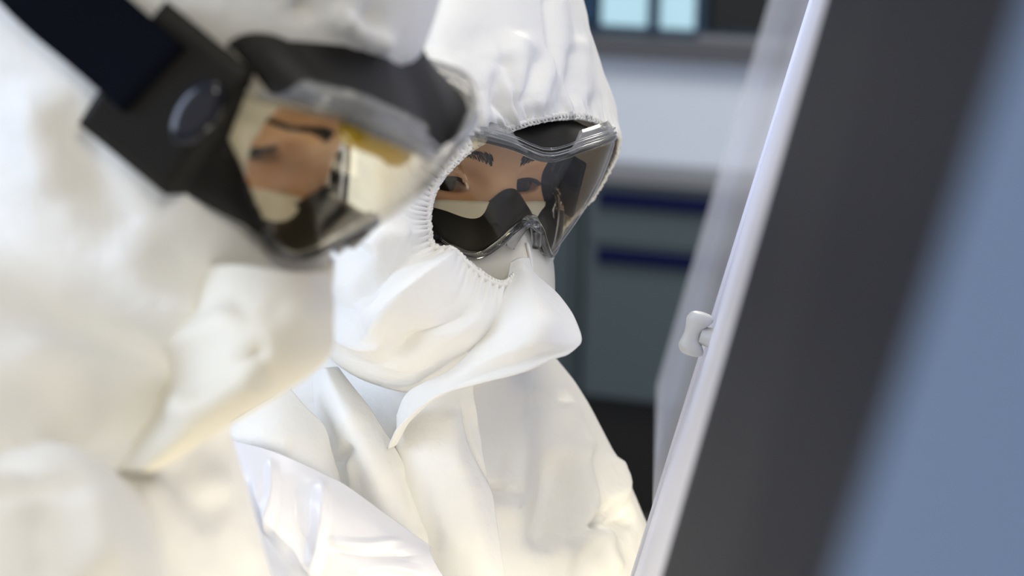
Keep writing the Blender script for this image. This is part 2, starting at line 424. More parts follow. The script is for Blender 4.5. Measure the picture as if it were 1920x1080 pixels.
E2 = edge(1509, 0, 1241, 960, 1.42); E3 = edge(1431, 0, 1204, 860, 3.0)
Em = edge(2700, 0, 2400, 1080, .24)
ZT, ZB = 2.05, 1.13
bsc = empty('biosafety_cabinet', (.75, 1.2, 0)); tag(bsc, 'blue grey biosafety cabinet with slanted dark front and white rail, at right', 'biosafety cabinet')
def slab(name, ea, eb, m, th=.012, z0=ZB, z1=ZT, zb=None):
    V = []; off = np.array([th, 0, 0])
    for e in (ea, eb):
        for z in ((z0 if e is ea or zb is None else zb), z1): V.append(lean(e, z))
    V = np.array(V); V = np.concatenate([V, V + off])
    Fs = [(0, 1, 3, 2), (4, 6, 7, 5), (0, 4, 5, 1), (2, 3, 7, 6), (0, 2, 6, 4), (1, 5, 7, 3)]
    return mesh(name, V, Fs, m, bsc, smooth=False)
slab('side_frame', Em, E0, M['bscblue'], .03, 1.28); slab('front_panel', E0, E1, M['bscdark'], .018, 1.28)
slab('sash_rail', E1, E2, M['rail'], .012, 1.28, ZT, 1.155); slab('sash_pane', E2, E3, M['milky'], .006, 1.21, ZT, .90)
# thin bright bead along the rail's far edge
V, Fs = tube([lean(E2, z) for z in np.linspace(1.155, ZT, 12)], .0022, 8); mesh('rail_bead', V, Fs, M['rail'], bsc)
# knob: flared at both ends, on a short stem
kc = PW(1306, 626, 1.36); kd = lean(E2, kc[2] + .1) - lean(E2, kc[2] - .1); kd /= np.linalg.norm(kd)
def knob():
    prof = [(-.0135, .0015), (-.0130, .0042), (-.0115, .0058), (-.0085, .0062), (-.004, .0046), (0, .0039), (.004, .0046), (.0085, .0062), (.0115, .0058), (.0130, .0042), (.0135, .0015)]
    prof = cr(np.array(prof), 34); side = np.array([1., 0, 0]); side -= kd * (side @ kd); side /= np.linalg.norm(side); w = np.cross(kd, side); V = []
    for h, r in prof:
        # the waist is pulled towards the rail so that the outline reads as two lobes
        sh = -.0026 * math.cos(min(1, abs(h) / .011) * math.pi / 2)
        for j in range(20):
            t = 2 * math.pi * j / 20; V.append(kc + kd * h + side * (math.cos(t) * r * 1.25 + sh) + w * math.sin(t) * r * 1.0)
    Fs = grid_faces(len(prof), 20, False, True); Fs.append(tuple(range(19, -1, -1))); Fs.append(tuple(range((len(prof) - 1) * 20, len(prof) * 20)))
    st = tube([kc + side * .002, kc + side * .016, kc + side * .022], [.0050, .0075, .0115], 20)
    return join([(np.array(V), Fs), st])
mesh('knob', *knob(), M['knob'], bsc)
# the hollow body behind the front: work tray, side and back walls, roof, stand
mesh('work_tray', *boxv((.68, 1.6, .86), WAX, (.31, 1.35, .02)), M['steel'], bsc, smooth=False)
mesh('back_wall', *boxv((.99, 1.6, 1.45), WAX, (.01, 1.35, .6)), M['bscblue'], bsc, smooth=False)
mesh('roof', *boxv((.72, 1.6, 2.07), WAX, (.30, 1.35, .02)), M['bscblue'], bsc, smooth=False)
for y in (.27, 2.93): mesh('leg', *boxv((.6, y, .42), WAX, (.03, .03, .42)), M['bscblue'], bsc, smooth=False)
for y in (.27, 2.93): mesh('leg', *boxv((.94, y, .42), WAX, (.03, .03, .42)), M['bscblue'], bsc, smooth=False)

# ---------------------------------------------------------------- head frames
def headR(yaw, pitch, roll):
    yaw, pitch, roll = map(math.radians, (yaw, pitch, roll)); cy, sy = math.cos(yaw), math.sin(yaw)
    fwd = np.array([sy, 0, -cy]); left = np.array([cy, 0, sy]); up = np.array([0, 1., 0])
    f2 = fwd * math.cos(pitch) - up * math.sin(pitch); u2 = up * math.cos(pitch) + fwd * math.sin(pitch)
    l3 = left * math.cos(roll) + u2 * math.sin(roll); u3 = u2 * math.cos(roll) - left * math.sin(roll)
    return np.stack([l3, f2, u3], 1)
class Head:
    def __init__(s, yaw, pitch, roll, loc): s.R = headR(yaw, pitch, roll); s.o = np.array(loc, float)
    def c(s, p): return np.asarray(p, float) @ s.R.T + s.o           # local -> camera frame
    def w(s, p): return to_world(s.c(p))                             # local -> world
    def l(s, c): return (np.asarray(c, float) - s.o) @ s.R           # camera frame -> local
    def dirw(s, v):
        c = np.asarray(v, float) @ s.R.T; return c[..., 0:1] * Xc + c[..., 1:2] * Yc + c[..., 2:3] * Zc
HB = Head(41, 15, 1.0, (-.0150, .0665, 1.45))
GA = Head(75.5, 40.6, 8.3, (-.0838, .0654, 1.00))
CLIP = np.array([-.085, -.02, .003]); _c = GA.c(CLIP); GA = Head(81, 40.6, 11.5, (0, 0, 0)); GA.o = _c - GA.R @ CLIP
HA = Head(81, 40.6, 11.5, GA.c((0, -.003, -.0105)))

# ---------------------------------------------------------------- goggles
def lens_xy(a):
    """horizontal section of the lens, a in [-1,1] from right temple to left temple"""
    t = a * math.pi / 2; s = np.sign(t) * np.abs(np.sin(t)) ** .85
    return .086 * s, -.012 + .064 * np.abs(np.cos(t)) ** .75
A_T = np.array([-1, -.85, -.65, -.45, -.30, -.17, -.08, 0, .08, .17, .30, .45, .65, .85, 1.])
Z_TOP = np.array([.020, .031, .038, .0385, .037, .034, .030, .0275, .030, .034, .037, .0385, .038, .031, .020])
Z_BOT = np.array([-.004, -.015, -.030, -.0375, -.037, -.029, -.0195, -.0135, -.0195, -.029, -.037, -.0375, -.030, -.015, -.004])
def taper(P):
    """teardrop lens: narrower and nearer the face towards its lower edge"""
    P = np.array(P, float); k = np.clip((.034 - P[..., 2]) / .075, 0, 1.1)
    P[..., 0] *= 1 - .38 * k; P[..., 1] -= .011 * k; return P
def smooth1(x, X, Y):
    c = cr(np.stack([X, Y], 1), 300); return np.interp(x, c[:, 0], c[:, 1])
def goggles(H, label, seal_z, strap_pts, glint=None):
    t = empty('safety_goggles', H.w((0, .02, 0))); tag(t, label, 'goggles', None)
    a = np.linspace(-1, 1, 121); x, y = lens_xy(a); zt = smooth1(a, A_T, Z_TOP); zb = smooth1(a, A_T, Z_BOT)
    # lens, bulging slightly outward between its upper and lower edge
    n = 25; s = np.linspace(0, 1, n); P = np.empty((121, n, 3))
    nx = np.gradient(y); ny = -np.gradient(x); L = np.hypot(nx, ny); nx, ny = nx / L, ny / L
    nx, ny = -nx, -ny
    for k in range(n):
        bul = .0055 * math.sin(math.pi * s[k])
        P[:, k, 0] = x + nx * bul; P[:, k, 1] = y + ny * bul; P[:, k, 2] = zb + (zt - zb) * s[k]
    P = taper(P)
    mesh('lens', H.w(P).reshape(-1, 3), grid_faces(121, n), M['lens'], t, solid=.0016)
    # loop round the lens edge
    topl = taper(np.stack([x, y, zt], 1)); botl = taper(np.stack([x, y, zb], 1))[::-1]
    loop = np.concatenate([topl, botl[1:-1]]); m = len(loop)
    fr = []
    fr.append(tube(H.w(cr(loop, 420, True)), .0024, 8, True))
    # wide clear lip on the upper edge, broken at the middle dip; narrow lip below
    def lip(sel, zz, h, back, th):
        xs, ys, z0 = x[sel], y[sel], zz[sel]; w = np.clip(np.minimum(np.arange(len(xs)), np.arange(len(xs))[::-1]) / 5.0, .25, 1)
        o = taper(np.stack([xs, ys, z0], 1)); nn = np.stack([nx[sel], ny[sel], 0 * xs], 1)
        rows = [o + nn * .002, o - nn * (back * w * .4)[:, None] + np.array([0, 0, 1]) * (h * w * .7)[:, None],
                o - nn * (back * w)[:, None] + np.array([0, 0, 1]) * (h * w)[:, None], o - nn * (back * w)[:, None] + np.array([0, 0, 1]) * (h * w - np.sign(h) * th)[:, None], o - nn * .002]
        G = np.stack(rows, 1); return H.w(G).reshape(-1, 3), grid_faces(len(xs), 5, False, True)
    lips = [lip((a > -.97) & (a < -.085), zt, .0105, .005, .0025), lip((a < .97) & (a > .085), zt, .0105, .005, .0025)]
    fr.append(lip((a > -.95) & (a < .95), zb, -.003, .006, .0015))
    V, Fs = join(fr); mesh('rim', V, Fs, M['clear'], t)
    for q in lips: mesh('upper_lip', *q, M['frost'], t)
    # nose cap: clear bridge moulding hooked over the notch
    q = np.linspace(-1, 1, 41); path = np.stack([.011 * q, .0455 - .003 * q * q, -.0130 - .018 * np.abs(q) ** 2.0], 1)
    V, Fs = tube(H.w(path), .0042 - .0012 * np.abs(q), 10); mesh('nose_bridge', V, Fs, M['clear'], t)
    # rubber body: from the lens edge back to the face, with a raised nose flap
    ang = np.linspace(0, 1, m, endpoint=False)
    face = loop.copy(); up = loop[:, 2] > 0
    raw = np.concatenate([x, x[::-1][1:-1]]); fx = np.where(up, raw * .90, raw * .80)
    fx = np.where(np.arange(m) < len(topl), raw * .90, raw * .80); face[:, 0] = fx
    prof_y = .010 - .040 * (np.abs(fx) / .075) ** 2.0
    istop = np.arange(m) < len(topl)
    face[:, 1] = np.where(istop, prof_y + .002, prof_y + .010)
    face[:, 2] = np.where(istop, loop[:, 2] + .003 + .021 * np.clip(1 - (np.abs(fx) / .062) ** 2, 0, 1), seal_z)
    nose = np.exp(-(np.abs(fx) / .0150) ** 2.4) * (~istop)
    face[:, 2] += nose * .0175; face[:, 1] += nose * .003
    R = np.stack([loop * np.array([.985, 1, .985]) + np.array([0, -.003, 0]), loop * .6 + face * .4, loop * .25 + face * .75 + np.array([0, 0, .0]), face,
                  face * np.array([.86, 1, .80]) + np.array([0, -.001, 0])], 1)
    S = cr2(R, m, 17, True); top_s, bot_s = S[5:116], S[131:231]        # the temples stay clear
    mesh('upper_seal', H.w(top_s).reshape(-1, 3), grid_faces(len(top_s), 17), M['black'], t, solid=.002)
    mesh('lower_seal', H.w(bot_s).reshape(-1, 3), grid_faces(len(bot_s), 17), M['black'], t, solid=.002)
    for off, r in ((.0032, .0010), (.0062, .0007)):
        rr = topl[6:115] + np.stack([nx, ny, 0 * nx], 1)[6:115] * (.0022 - off * .35) + np.array([0, 0, off])
        mesh('rim_ridge', *tube(H.w(rr), r, 8), M['clear'], t)
    if glint:  # yellow tube added in place of a yellowish reflection in the lens
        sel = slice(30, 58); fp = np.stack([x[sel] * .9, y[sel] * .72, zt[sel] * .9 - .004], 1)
        V, Fs = tube(H.w(fp), .0075, 10); mesh('glint_tube', V, Fs, M['glint'], t)
    # side arms: clip and strap
    for sd in (-1, 1):
        ix = 1.0 if sd < 0 else .87          # the strap pulls the far side in under the hood
        cc = np.array([sd * .085 * ix, -.020, .003])
        V, Fs = [], []
        prof = [(0, 0), (.0, .75), (.0035, 1.0), (.007, .92), (.0085, .6), (.0088, 0)]; prof = cr(np.array(prof), 14); pts = []
        for h, r in prof:
            for j in range(24):
                tt = 2 * math.pi * j / 24; pts.append(cc + np.array([sd * (h + .001), .009 * r * math.cos(tt), .016 * r * math.sin(tt)]))
        mesh('strap_clip', H.w(np.array(pts)), grid_faces(len(prof), 24, False, True), M['gloss'], t)
        yy = np.concatenate([np.linspace(-.058, -.013, 16), np.linspace(-.011, .020, 16) if sd < 0 else []]); cols = []
        lz = taper(np.stack([x, y, zb], 1)); half = lz[:, 0] < 0
        for q in yy:
            if q < -.012: xo, zu, zl = .0880 - .11 * (q + .012), .030, (-.034 if sd < 0 else -.006)
            else:
                k = np.argmin(np.abs(lz[half][:, 1] - q)); zu = lz[half][k, 2] + .001; xo = abs(lz[half][k, 0]) + .003; zl = min(zu - .0015, -.034 + .003 * (q + .012) / .032)
            r = np.linspace(0, 1, 12); cols.append(np.stack([sd * ix * (xo - .004 * (2 * r - 1) ** 2 + 0 * r), q + 0 * r, zl + (max(zu, zl + .001) - zl) * r], 1))
        mesh('rubber_flange', H.w(np.array(cols)).reshape(-1, 3), grid_faces(len(yy), 12), M['black'], t, solid=.004)
    sp = cr(np.asarray(strap_pts, float), 80); tan = np.gradient(sp, axis=0); 
    upv = np.repeat(np.array([[0, .12, 1.]]), 80, 0); upv /= np.linalg.norm(upv, axis=1, keepdims=True)
    V, Fs = band(H.w(sp), H.dirw(upv), .019, .0018); mesh('strap', V, Fs, M['strap'], t)
    return t
def strap_path(rx, ry, cy):
    th = np.linspace(math.radians(-18), math.radians(198), 14)[::-1]
    return [(rx * math.cos(q), cy - ry * math.sin(q), .003 - .010 * math.sin(q) ** 2 + .014 * math.sin(q)) for q in th]

# ---------------------------------------------------------------- body with a face
def body_sdf(H, neck, limbs):
    def f(p):
        d = ell(p, (0, -.085, .045), (.076, .097, .113))
        d = smin(d, ell(p, (0, -.047, -.030), (.063, .062, .083)), .03)
        d = smin(d, ell(p, (0, -.018, -.100), (.026, .026, .022)), .03)
        d = smin(d, cap(p, (-.034, -.006, .020), (.034, -.006, .020), .012, .012), .014)
        for s in (-1, 1):
            d = smin(d, ell(p, (s * .043, -.020, -.030), (.022, .022, .018)), .02)
            d = smax(d, -ell(p, (s * .032, .014, .001), (.020, .017, .011)), .010)
            lid = ell(p, (s * .0315, -.0135, 0), (.0155, .0150, .0140))
            q = p - np.array([s * .0315, 0, -.0015]); alm = np.sqrt((q[..., 0] / .0150) ** 2 + ((q[..., 2] - .0012 * s * q[..., 0] / .015) / .0040) ** 2) - 1
            d = smin(d, lid, .006)
            d = np.maximum(d, -np.maximum(alm * .0040, -.014 - p[..., 1]))
            d = smin(d, ell(p, (s * .075, -.095, -.012), (.007, .017, .028)), .006)
        d = smin(d, cap(p, (0, .004, .008), (0, .028, -.036), .0075, .0125), .012)
        for s in (-1, 1): d = smin(d, ell(p, (s * .011, .020, -.041), (.009, .011, .008)), .006)
        d = smin(d, cap(p, (-.018, .010, -.070), (.018, .010, -.070), .006, .006), .010)
        d = np.maximum(d, -cap(p, (-.020, .020, -.0695), (.020, .020, -.0695), .0012, .0012))
        d = smin(d, cap(p, (0, -.095, -.050), neck, .056, .058), .03)
        for (a, b, ra, rb) in limbs: d = smin(d, cap(p, a, b, ra, rb), .05)
        return d
    return f
_FACE = body_sdf(None, np.array([0, -.12, -.2]), [])
def face_y(x, z):
    """front of the face at (x, z) in head space"""
    y = np.linspace(.06, -.05, 111); d = _FACE(np.stack([np.full(111, x), y, np.full(111, z)], -1))
    k = int(np.argmax(d < 0)); return y[k - 1] + (y[k] - y[k - 1]) * d[k - 1] / (d[k - 1] - d[k]) if k else -.02
def eyes_brows(H, body, gaze):
    for s in (-1, 1):
        c = np.array([s * .0315, -.0132, -.0005]); th = np.linspace(0, math.pi, 17); V = []
        e = bpy.data.meshes.new('eye'); pts = []
        for q in th:
            for j in range(24):
                u = 2 * math.pi * j / 24; pts.append((.0125 * math.sin(q) * math.cos(u), .0125 * math.cos(q), .0125 * math.sin(q) * math.sin(u)))
        e.from_pydata(pts, [], grid_faces(17, 24, False, True)); e.polygons.foreach_set('use_smooth', [True] * len(e.polygons)); e.materials.append(M['eye'])
        o = link(bpy.data.objects.new('eye', e), body)
        fw = H.dirw(np.array([[gaze[0], 1, gaze[1]]]))[0]; fw /= np.linalg.norm(fw); upw = H.dirw(np.array([[0, 0, 1.]]))[0]
        xw = np.cross(fw, upw); xw /= np.linalg.norm(xw); zw = np.cross(xw, fw)
        wpos = H.w(c) - origin_of(body)
        o.matrix_local = Matrix(((xw[0], fw[0], zw[0], wpos[0]), (xw[1], fw[1], zw[1], wpos[1]), (xw[2], fw[2], zw[2], wpos[2]), (0, 0, 0, 1)))
        # upper lash line and eyebrow
        q = np.linspace(-1, 1, 15)
        la = np.stack([s * .0315 + .0150 * q, .0012 - .0052 * q * q, .0030 - .0040 * q * q + .0004], 1)
        V, Fs = tube(H.w(la), .0015, 6); mesh('eyelashes', V, Fs, M['hair'], body)
        rg = np.random.RandomState(7 + s); parts = []
        for k in range(260):
            u = rg.rand(); v = rg.uniform(-1, 1)
            px = .011 + .038 * u; pz = .0165 + .0075 * math.sin(min(1, u * 1.35) * 1.75) - .006 * u + v * .0030 * (1.1 - .65 * u)
            L = .0062 * (1 - .3 * u); dx = L * (.35 + .6 * u); dz = L * (.75 - 1.05 * u) - v * .0012
            qs = [(s * (px + dx * w), pz + dz * w) for w in (0, .5, 1)]
            P = np.array([[x_, face_y(x_, z_) + h_, z_] for (x_, z_), h_ in zip(qs, (-.0004, .0006, .0005))])
            parts.append(tube(H.w(P), np.array([.00030, .00026, .00010]), 4))
        mesh('eyebrow', *join(parts), M['hair'], body)
def mask_mesh(H, person, top=-.016):
    """folded respirator: ridge down the middle, edges on the cheeks"""
    a = np.linspace(-1, 1, 61); rows = []
    for z, y, hw, yb in ((top, .026, .060, -.016), (-.032, .047, .064, -.022), (-.052, .055, .066, -.024), (-.078, .056, .064, -.028), (-.102, .045, .056, -.034), (-.122, .022, .042, -.040), (-.132, -.002, .028, -.040)):
        e = .95 if z > -.035 else (1.3 if z > -.06 else 1.6)
        x = hw * np.sin(a * math.pi / 2); yy = yb + (y - yb) * (1 - np.abs(a) ** e); zz = z + .004 * (1 - a * a) * (1 if z == top else 0) - .006 * np.abs(a) ** 2 * (1 if z == top else 0)
        rows.append(np.stack([x, yy, zz + 0 * x], 1))
    G = cr(np.array(rows), 60)
    seam = H.w(G[8:, 30] + np.array([0, .0012, 0]))
    msk = mesh('face_mask', H.w(G).reshape(-1, 3), grid_faces(60, 61), M['mask'], person, solid=.0015)
    mesh('seam', *tube(seam, .0013, 8), M['rim'], msk); return msk
def glove(C, fw, up, parent):
    """hand in a glove, five bent fingers; C wrist (world), fw finger direction, up back of the hand"""
    fw = fw / np.linalg.norm(fw); up = up - fw * (up @ fw); up /= np.linalg.norm(up); sd = np.cross(fw, up)
    B = np.stack([sd, fw, up], 1); parts = []
    def f(p):
        d = ell(p, (0, .045, 0), (.042, .055, .017))
        for i, (x, L) in enumerate(((-.030, .068), (-.010, .078), (.010, .074), (.029, .058))):
            a = np.array([x, .085, 0]); b = a + np.array([x * .1, L * .5, -.006]); c = b + np.array([0, L * .38, -.022])
            d = smin(d, np.minimum(cap(p, a, b, .0092, .0085), cap(p, b, c, .0085, .0072)), .004)
        d = smin(d, cap(p, (-.030, .028, -.004), (-.058, .060, -.014), .012, .0095), .008)
        d = smin(d, cap(p, (-.058, .060, -.014), (-.060, .088, -.022), .0095, .0082), .003)
        return smin(d, cap(p, (0, -.05, 0), (0, .02, 0), .030, .028), .015)
    V, Fs = nets(f, np.arange(-.085, .06, .004), np.arange(-.09, .21, .004), np.arange(-.05, .045, .004))
    return mesh('glove', V @ B.T + C, Fs, M['glove'], parent)
DOWN = np.array([-(Xc @ wz), -(Yc @ wz), -(Zc @ wz)])                 # gravity in the camera frame
def fl(c, z):
    """point straight below camera-frame point c at world height z"""
    w = to_world(np.asarray(c)); return to_cam(np.array([w[0], w[1], z]))

def person(H, name_label, neck_c, limbs_c, x, y, z, gaze):
    foot = to_world(limbs_c[0][0]); base = (foot[0], foot[1], 0)
    t = empty('person', base); tag(t, name_label, 'person', 'people in white coveralls')
    L = [(H.l(a), H.l(b), ra, rb) for a, b, ra, rb in limbs_c]
    V, Fs = nets(body_sdf(H, H.l(neck_c), L), x, y, z)
    b = mesh('body', H.w(V), Fs, M['skin'], t); eyes_brows(H, b, gaze)
    return t, b

# ---------------------------------------------------------------- person in focus (further, right)
def limb_set(hipR, hipL, shR, elR, wrR, shL, elL, wrL, lo):
    kR, kL = fl(hipR, .46), fl(hipL, .46); fR, fL = fl(hipR, .10), fl(hipL, .10)
    s = lo
    return [(hipR, kR, .075 - s, .055 - s), (kR, fR, .055 - s, .042 - s), (hipL, kL, .075 - s, .055 - s), (kL, fL, .055 - s, .042 - s),
            (shR, elR, .055 - s, .045 - s), (elR, wrR, .045 - s, .032 - s), (shL, elL, .055 - s, .045 - s), (elL, wrL, .045 - s, .032 - s)]
class Pose: pass
B = Pose()
B.neck = U(822, 815, 1.565); B.chest = U(800, 1090, 1.595)
B.shR, B.elR, B.wrR = U(590, 990, 1.47), U(700, 1420, 1.42), U(1120, 1560, 1.30)
B.shL, B.elL, B.wrL = U(945, 945, 1.66), U(1075, 1130, 1.62), U(1290, 1440, 1.42)
hc = fl(U(760, 1100, 1.62), .86); dlr = (B.shL - B.shR); dlr /= np.linalg.norm(dlr)
B.hipR, B.hipL = hc - dlr * .085, hc + dlr * .085
B.limbs = limb_set(B.hipR, B.hipL, B.shR, B.elR, B.wrR, B.shL, B.elL, B.wrL, .004)
B.limbs.append((hc, B.chest, .10, .10)); B.limbs.append((B.shR, B.shL, .05, .05)); B.limbs.append((B.chest, B.neck, .09, .06))
def far_axis(H, P, step):
    """grid axes in head space that are fine round the face and cover the whole body"""
    pts = np.array([H.l(q) for l in P.limbs for q in l[:2]]); lo = np.minimum(pts.min(0) - .13, [-.12, -.22, -.2]); hi = np.maximum(pts.max(0) + .13, [.12, .08, .2])
    ax = []
    for k, (a, b) in enumerate(((-.062, .062), (-.03, .055), (-.06, .04))):
        ax.append(steps(lo[k], (a - .05, step), (a, .006), (b, .0016), (b + .04, .006), (hi[k], step)))
    return ax
pB, bodyB = person(HB, 'person in a white hooded coverall, face seen through clear goggles, standing in focus', B.neck, B.limbs, *far_axis(HB, B, .016), (.10, -.55))
mask_mesh(HB, pB, -.0115)

def coverall(P, t, ny, folds, ext, xr, zr, seed, matl, hood=None, gain=1.0, rough=.0012):
    def f(p):
        d = ell(p, P.chest, P.chest_r) if not hasattr(P, 'chestM') else ell((p - P.chest) @ P.chestM, (0, 0, 0), P.chest_r)
        for (a, b, ra, rb, k) in P.suit: d = smin(d, cap(p, a, b, ra, rb), k)
        if hood is not None: d = hood(p, d)
        return d
    lo = fl(P.hipR, -.02)[1] - .05
    ys = np.concatenate([np.arange(lo, ext[0], .016), np.arange(ext[0], ext[1], .0045)])
    V, Fs = nets(f, np.arange(*xr, .0055), ys, np.arange(*zr, .0055))
    # relax the grid's stair steps, then fold the cloth
    N = vnormals(V, Fs)
    px = proj(V); front = np.clip((-N[:, 2] if N[:, 2][np.argmin(V[:, 2])] < 0 else N[:, 2]) * 3, 0, 1)
    if N[:, 2][np.argmin(V[:, 2])] > 0: N = -N
    d = fold_field(px, folds) * front * gain + rough * crumple(to_world(V), 11, seed)
    V = V + N * d[:, None]
    return mesh('coverall', to_world(V), Fs, matl, t)
def suit_caps(P, neck_top, r_neck, arm=(.066, .060, .045), leg=(.10, .075, .06), trap=.058):
    kR, kL = fl(P.hipR, .46), fl(P.hipL, .46); fR, fL = fl(P.hipR, .09), fl(P.hipL, .09)
    return [(neck_top, P.neck, r_neck, r_neck + .012, .04), (P.neck, P.chest, .075, .12, .05), (P.chest, (P.hipR + P.hipL) / 2, .135, .14, .06),
            (P.neck * .55 + P.shR * .45, P.shR, .058, arm[0], .05), (P.neck * .55 + P.shL * .45, P.shL, trap, arm[0], .05),
            (P.shR, P.elR, arm[0], arm[1], .04), (P.elR, P.wrR, arm[1], arm[2], .02), (P.shL, P.elL, arm[0], arm[1], .04), (P.elL, P.wrL, arm[1], arm[2], .02),
            (P.hipR, kR, leg[0], leg[1], .05), (kR, fR, leg[1], leg[2], .02), (P.hipL, kL, leg[0], leg[1], .05), (kL, fL, leg[1], leg[2], .02)]
def boots(P, t):
    for h in (P.hipR, P.hipL):
        a = to_world(fl(h, .055)); fwd = np.array([1., -.35, 0]); fwd /= np.linalg.norm(fwd)
        def f(p): return smin(np.maximum(ell(p, a + fwd * .06 + np.array([0, 0, -.055]), (.14, .14, .09)), np.maximum(-(p[..., 2]), np.abs((p - a) @ np.array([-fwd[1], fwd[0], 0])) - .046)), cap(p, a, a + np.array([0, 0, .12]), .05, .055), .02)
        V, Fs = nets(f, np.arange(a[0] - .2, a[0] + .24, .01), np.arange(a[1] - .24, a[1] + .22, .01), np.arange(-.02, .26, .01))
        mesh('boot_cover', V, Fs, M['boot'], t)
B.suit = suit_caps(B, U(835, 640, 1.50), .048, (.062, .060, .045), trap=.044); B.chest_r = (.14, .19, .10)
foldsB = [('ridge', 7, 26, [(985, 690), (975, 780), (960, 900), (955, 1000)]), ('ridge', -6, 22, [(1000, 720), (960, 830), (940, 920)]),
          ('crease', 9, 30, [(1060, 800), (1088, 900), (1090, 980), (1020, 1080)]), ('ridge', -8, 26, [(1050, 830), (1040, 930), (1000, 1040)]),
          ('crease', -7, 16, [(1025, 1085), (1070, 1010), (1130, 960), (1180, 945)]), ('ridge', 8, 24, [(1120, 980), (1120, 1030), (1150, 1090)]),
          ('ridge', -7, 18, [(1140, 1000), (1160, 980), (1190, 960)]), ('ridge', 5, 16, [(1150, 850), (1165, 900), (1150, 950)]),
          ('ridge', -6, 16, [(905, 920), (950, 925), (970, 950)]), ('ridge', 5, 18, [(1040, 740), (1075, 800), (1100, 870)])]
covB = coverall(B, pB, 0, foldsB, (U(0, 1250, 1.45)[1], .02), (-.30, .30), (1.24, 1.90), 3.0, M['suit'], None, 1.7, .0020)
boots(B, pB)
for (w, e) in ((B.wrR, B.elR), (B.wrL, B.elL)):
    ww, we = to_world(w), to_world(e); d = (ww - we) / np.linalg.norm(ww - we); glove(ww + d * .03, d, np.array([0, 0, 1.]), pB)

# hood: meridians from the elastic rim (first row) over the head to a pole behind it
pole = (770, 60, 1.70)
HOODB = [
 [(1160, 270, 1.545), (1150, 200, 1.56), (1118, 120, 1.575), (1080, 20, 1.61), (1000, -60, 1.66), pole],
 [(1150, 243, 1.500), (1131, 190, 1.512), (1108, 95, 1.525), (1082, -20, 1.56), (1000, -110, 1.62), pole],
 [(1105, 222, 1.465), (1092, 165, 1.470), (1070, 70, 1.480), (1045, -50, 1.51), (960, -150, 1.59), pole],
 [(1060, 217, 1.440), (1047, 160, 1.438), (1030, 60, 1.445), (1000, -70, 1.48), (920, -170, 1.57), pole],
 [(1000, 226, 1.415), (985, 165, 1.405), (970, 60, 1.412), (940, -80, 1.45), (870, -180, 1.56), pole],
 [(940, 246, 1.395), (920, 185, 1.380), (900, 70, 1.385), (870, -80, 1.43), (810, -170, 1.55), pole],
 [(890, 271, 1.380), (865, 215, 1.362), (840, 95, 1.365), (800, -60, 1.42), (750, -140, 1.54), pole],
 [(850, 306, 1.370), (815, 255, 1.350), (780, 130, 1.352), (735, -20, 1.41), (690, -90, 1.53), pole],
 [(818, 346, 1.366), (775, 310, 1.344), (730, 190, 1.345), (680, 40, 1.40), (640, -20, 1.53), pole],
 [(803, 386, 1.364), (755, 365, 1.340), (700, 270, 1.340), (640, 120, 1.40), (610, 60, 1.53), pole],
 [(804, 430, 1.362), (760, 430, 1.336), (690, 370, 1.334), (615, 240, 1.39), (580, 160, 1.53), pole],
 [(832, 472, 1.360), (785, 495, 1.330), (690, 480, 1.326), (600, 380, 1.38), (560, 260, 1.54), pole],
 [(884, 500, 1.352), (845, 570, 1.320), (715, 600, 1.316), (600, 530, 1.37), (550, 380, 1.55), (700, 250, 1.70)],
 [(938, 532, 1.350), (915, 610, 1.322), (845, 668, 1.330), (705, 690, 1.345), (570, 600, 1.45), (680, 420, 1.68)],
 [(966, 515, 1.385), (962, 600, 1.385), (940, 690, 1.400), (800, 740, 1.46), (700, 680, 1.55), (740, 480, 1.70)],
 [(992, 478, 1.460), (1000, 540, 1.455), (985, 640, 1.490), (930, 690, 1.54), (850, 640, 1.62), (800, 430, 1.71)],
 [(1030, 445, 1.545), (1030, 455, 1.57), (1030, 500, 1.560), (980, 520, 1.62), (880, 480, 1.69), (800, 330, 1.72)],
 [(1104, 378, 1.555), (1094, 375, 1.58), (1075, 370, 1.600), (1020, 350, 1.66), (920, 300, 1.71), (800, 200, 1.73)],
 [(1142, 320, 1.555), (1130, 302, 1.585), (1098, 270, 1.610), (1050, 200, 1.66), (940, 150, 1.71), (790, 110, 1.72)],
]
rng = np.random.RandomState(4)
NU, NV = 640, 110
def gathers(n, m):
    """fine pleats drawn in by the elastic, running out over the cloth"""
    u = np.linspace(0, 1, n)[:, None]; v = np.linspace(0, 1, m)[None, :] * 5
    ph = cr(rng.uniform(-1.5, 1.5, 24), n)[:, None]; am = .55 + .45 * cr(rng.uniform(-1, 1, 30), n)[:, None]
    up = .25 + .75 * (u < .47)
    fine = np.sin(u * 2 * math.pi * 92 + 2.0 * ph) * .0016 * np.exp(-(v / .42) ** 1.5)
    mid = np.sin(u * 2 * math.pi * 33 + 3 * ph + .6 * v) * .0034 * am * np.exp(-((v - .4) / .6) ** 2) * up
    wide = np.sin(u * 2 * math.pi * 13 + 2 * ph - .8 * v) * .0032 * am * np.exp(-((v - 1.0) / .8) ** 2) * up
    return (fine + mid + wide) * np.clip(v / .08, 0.25, 1)
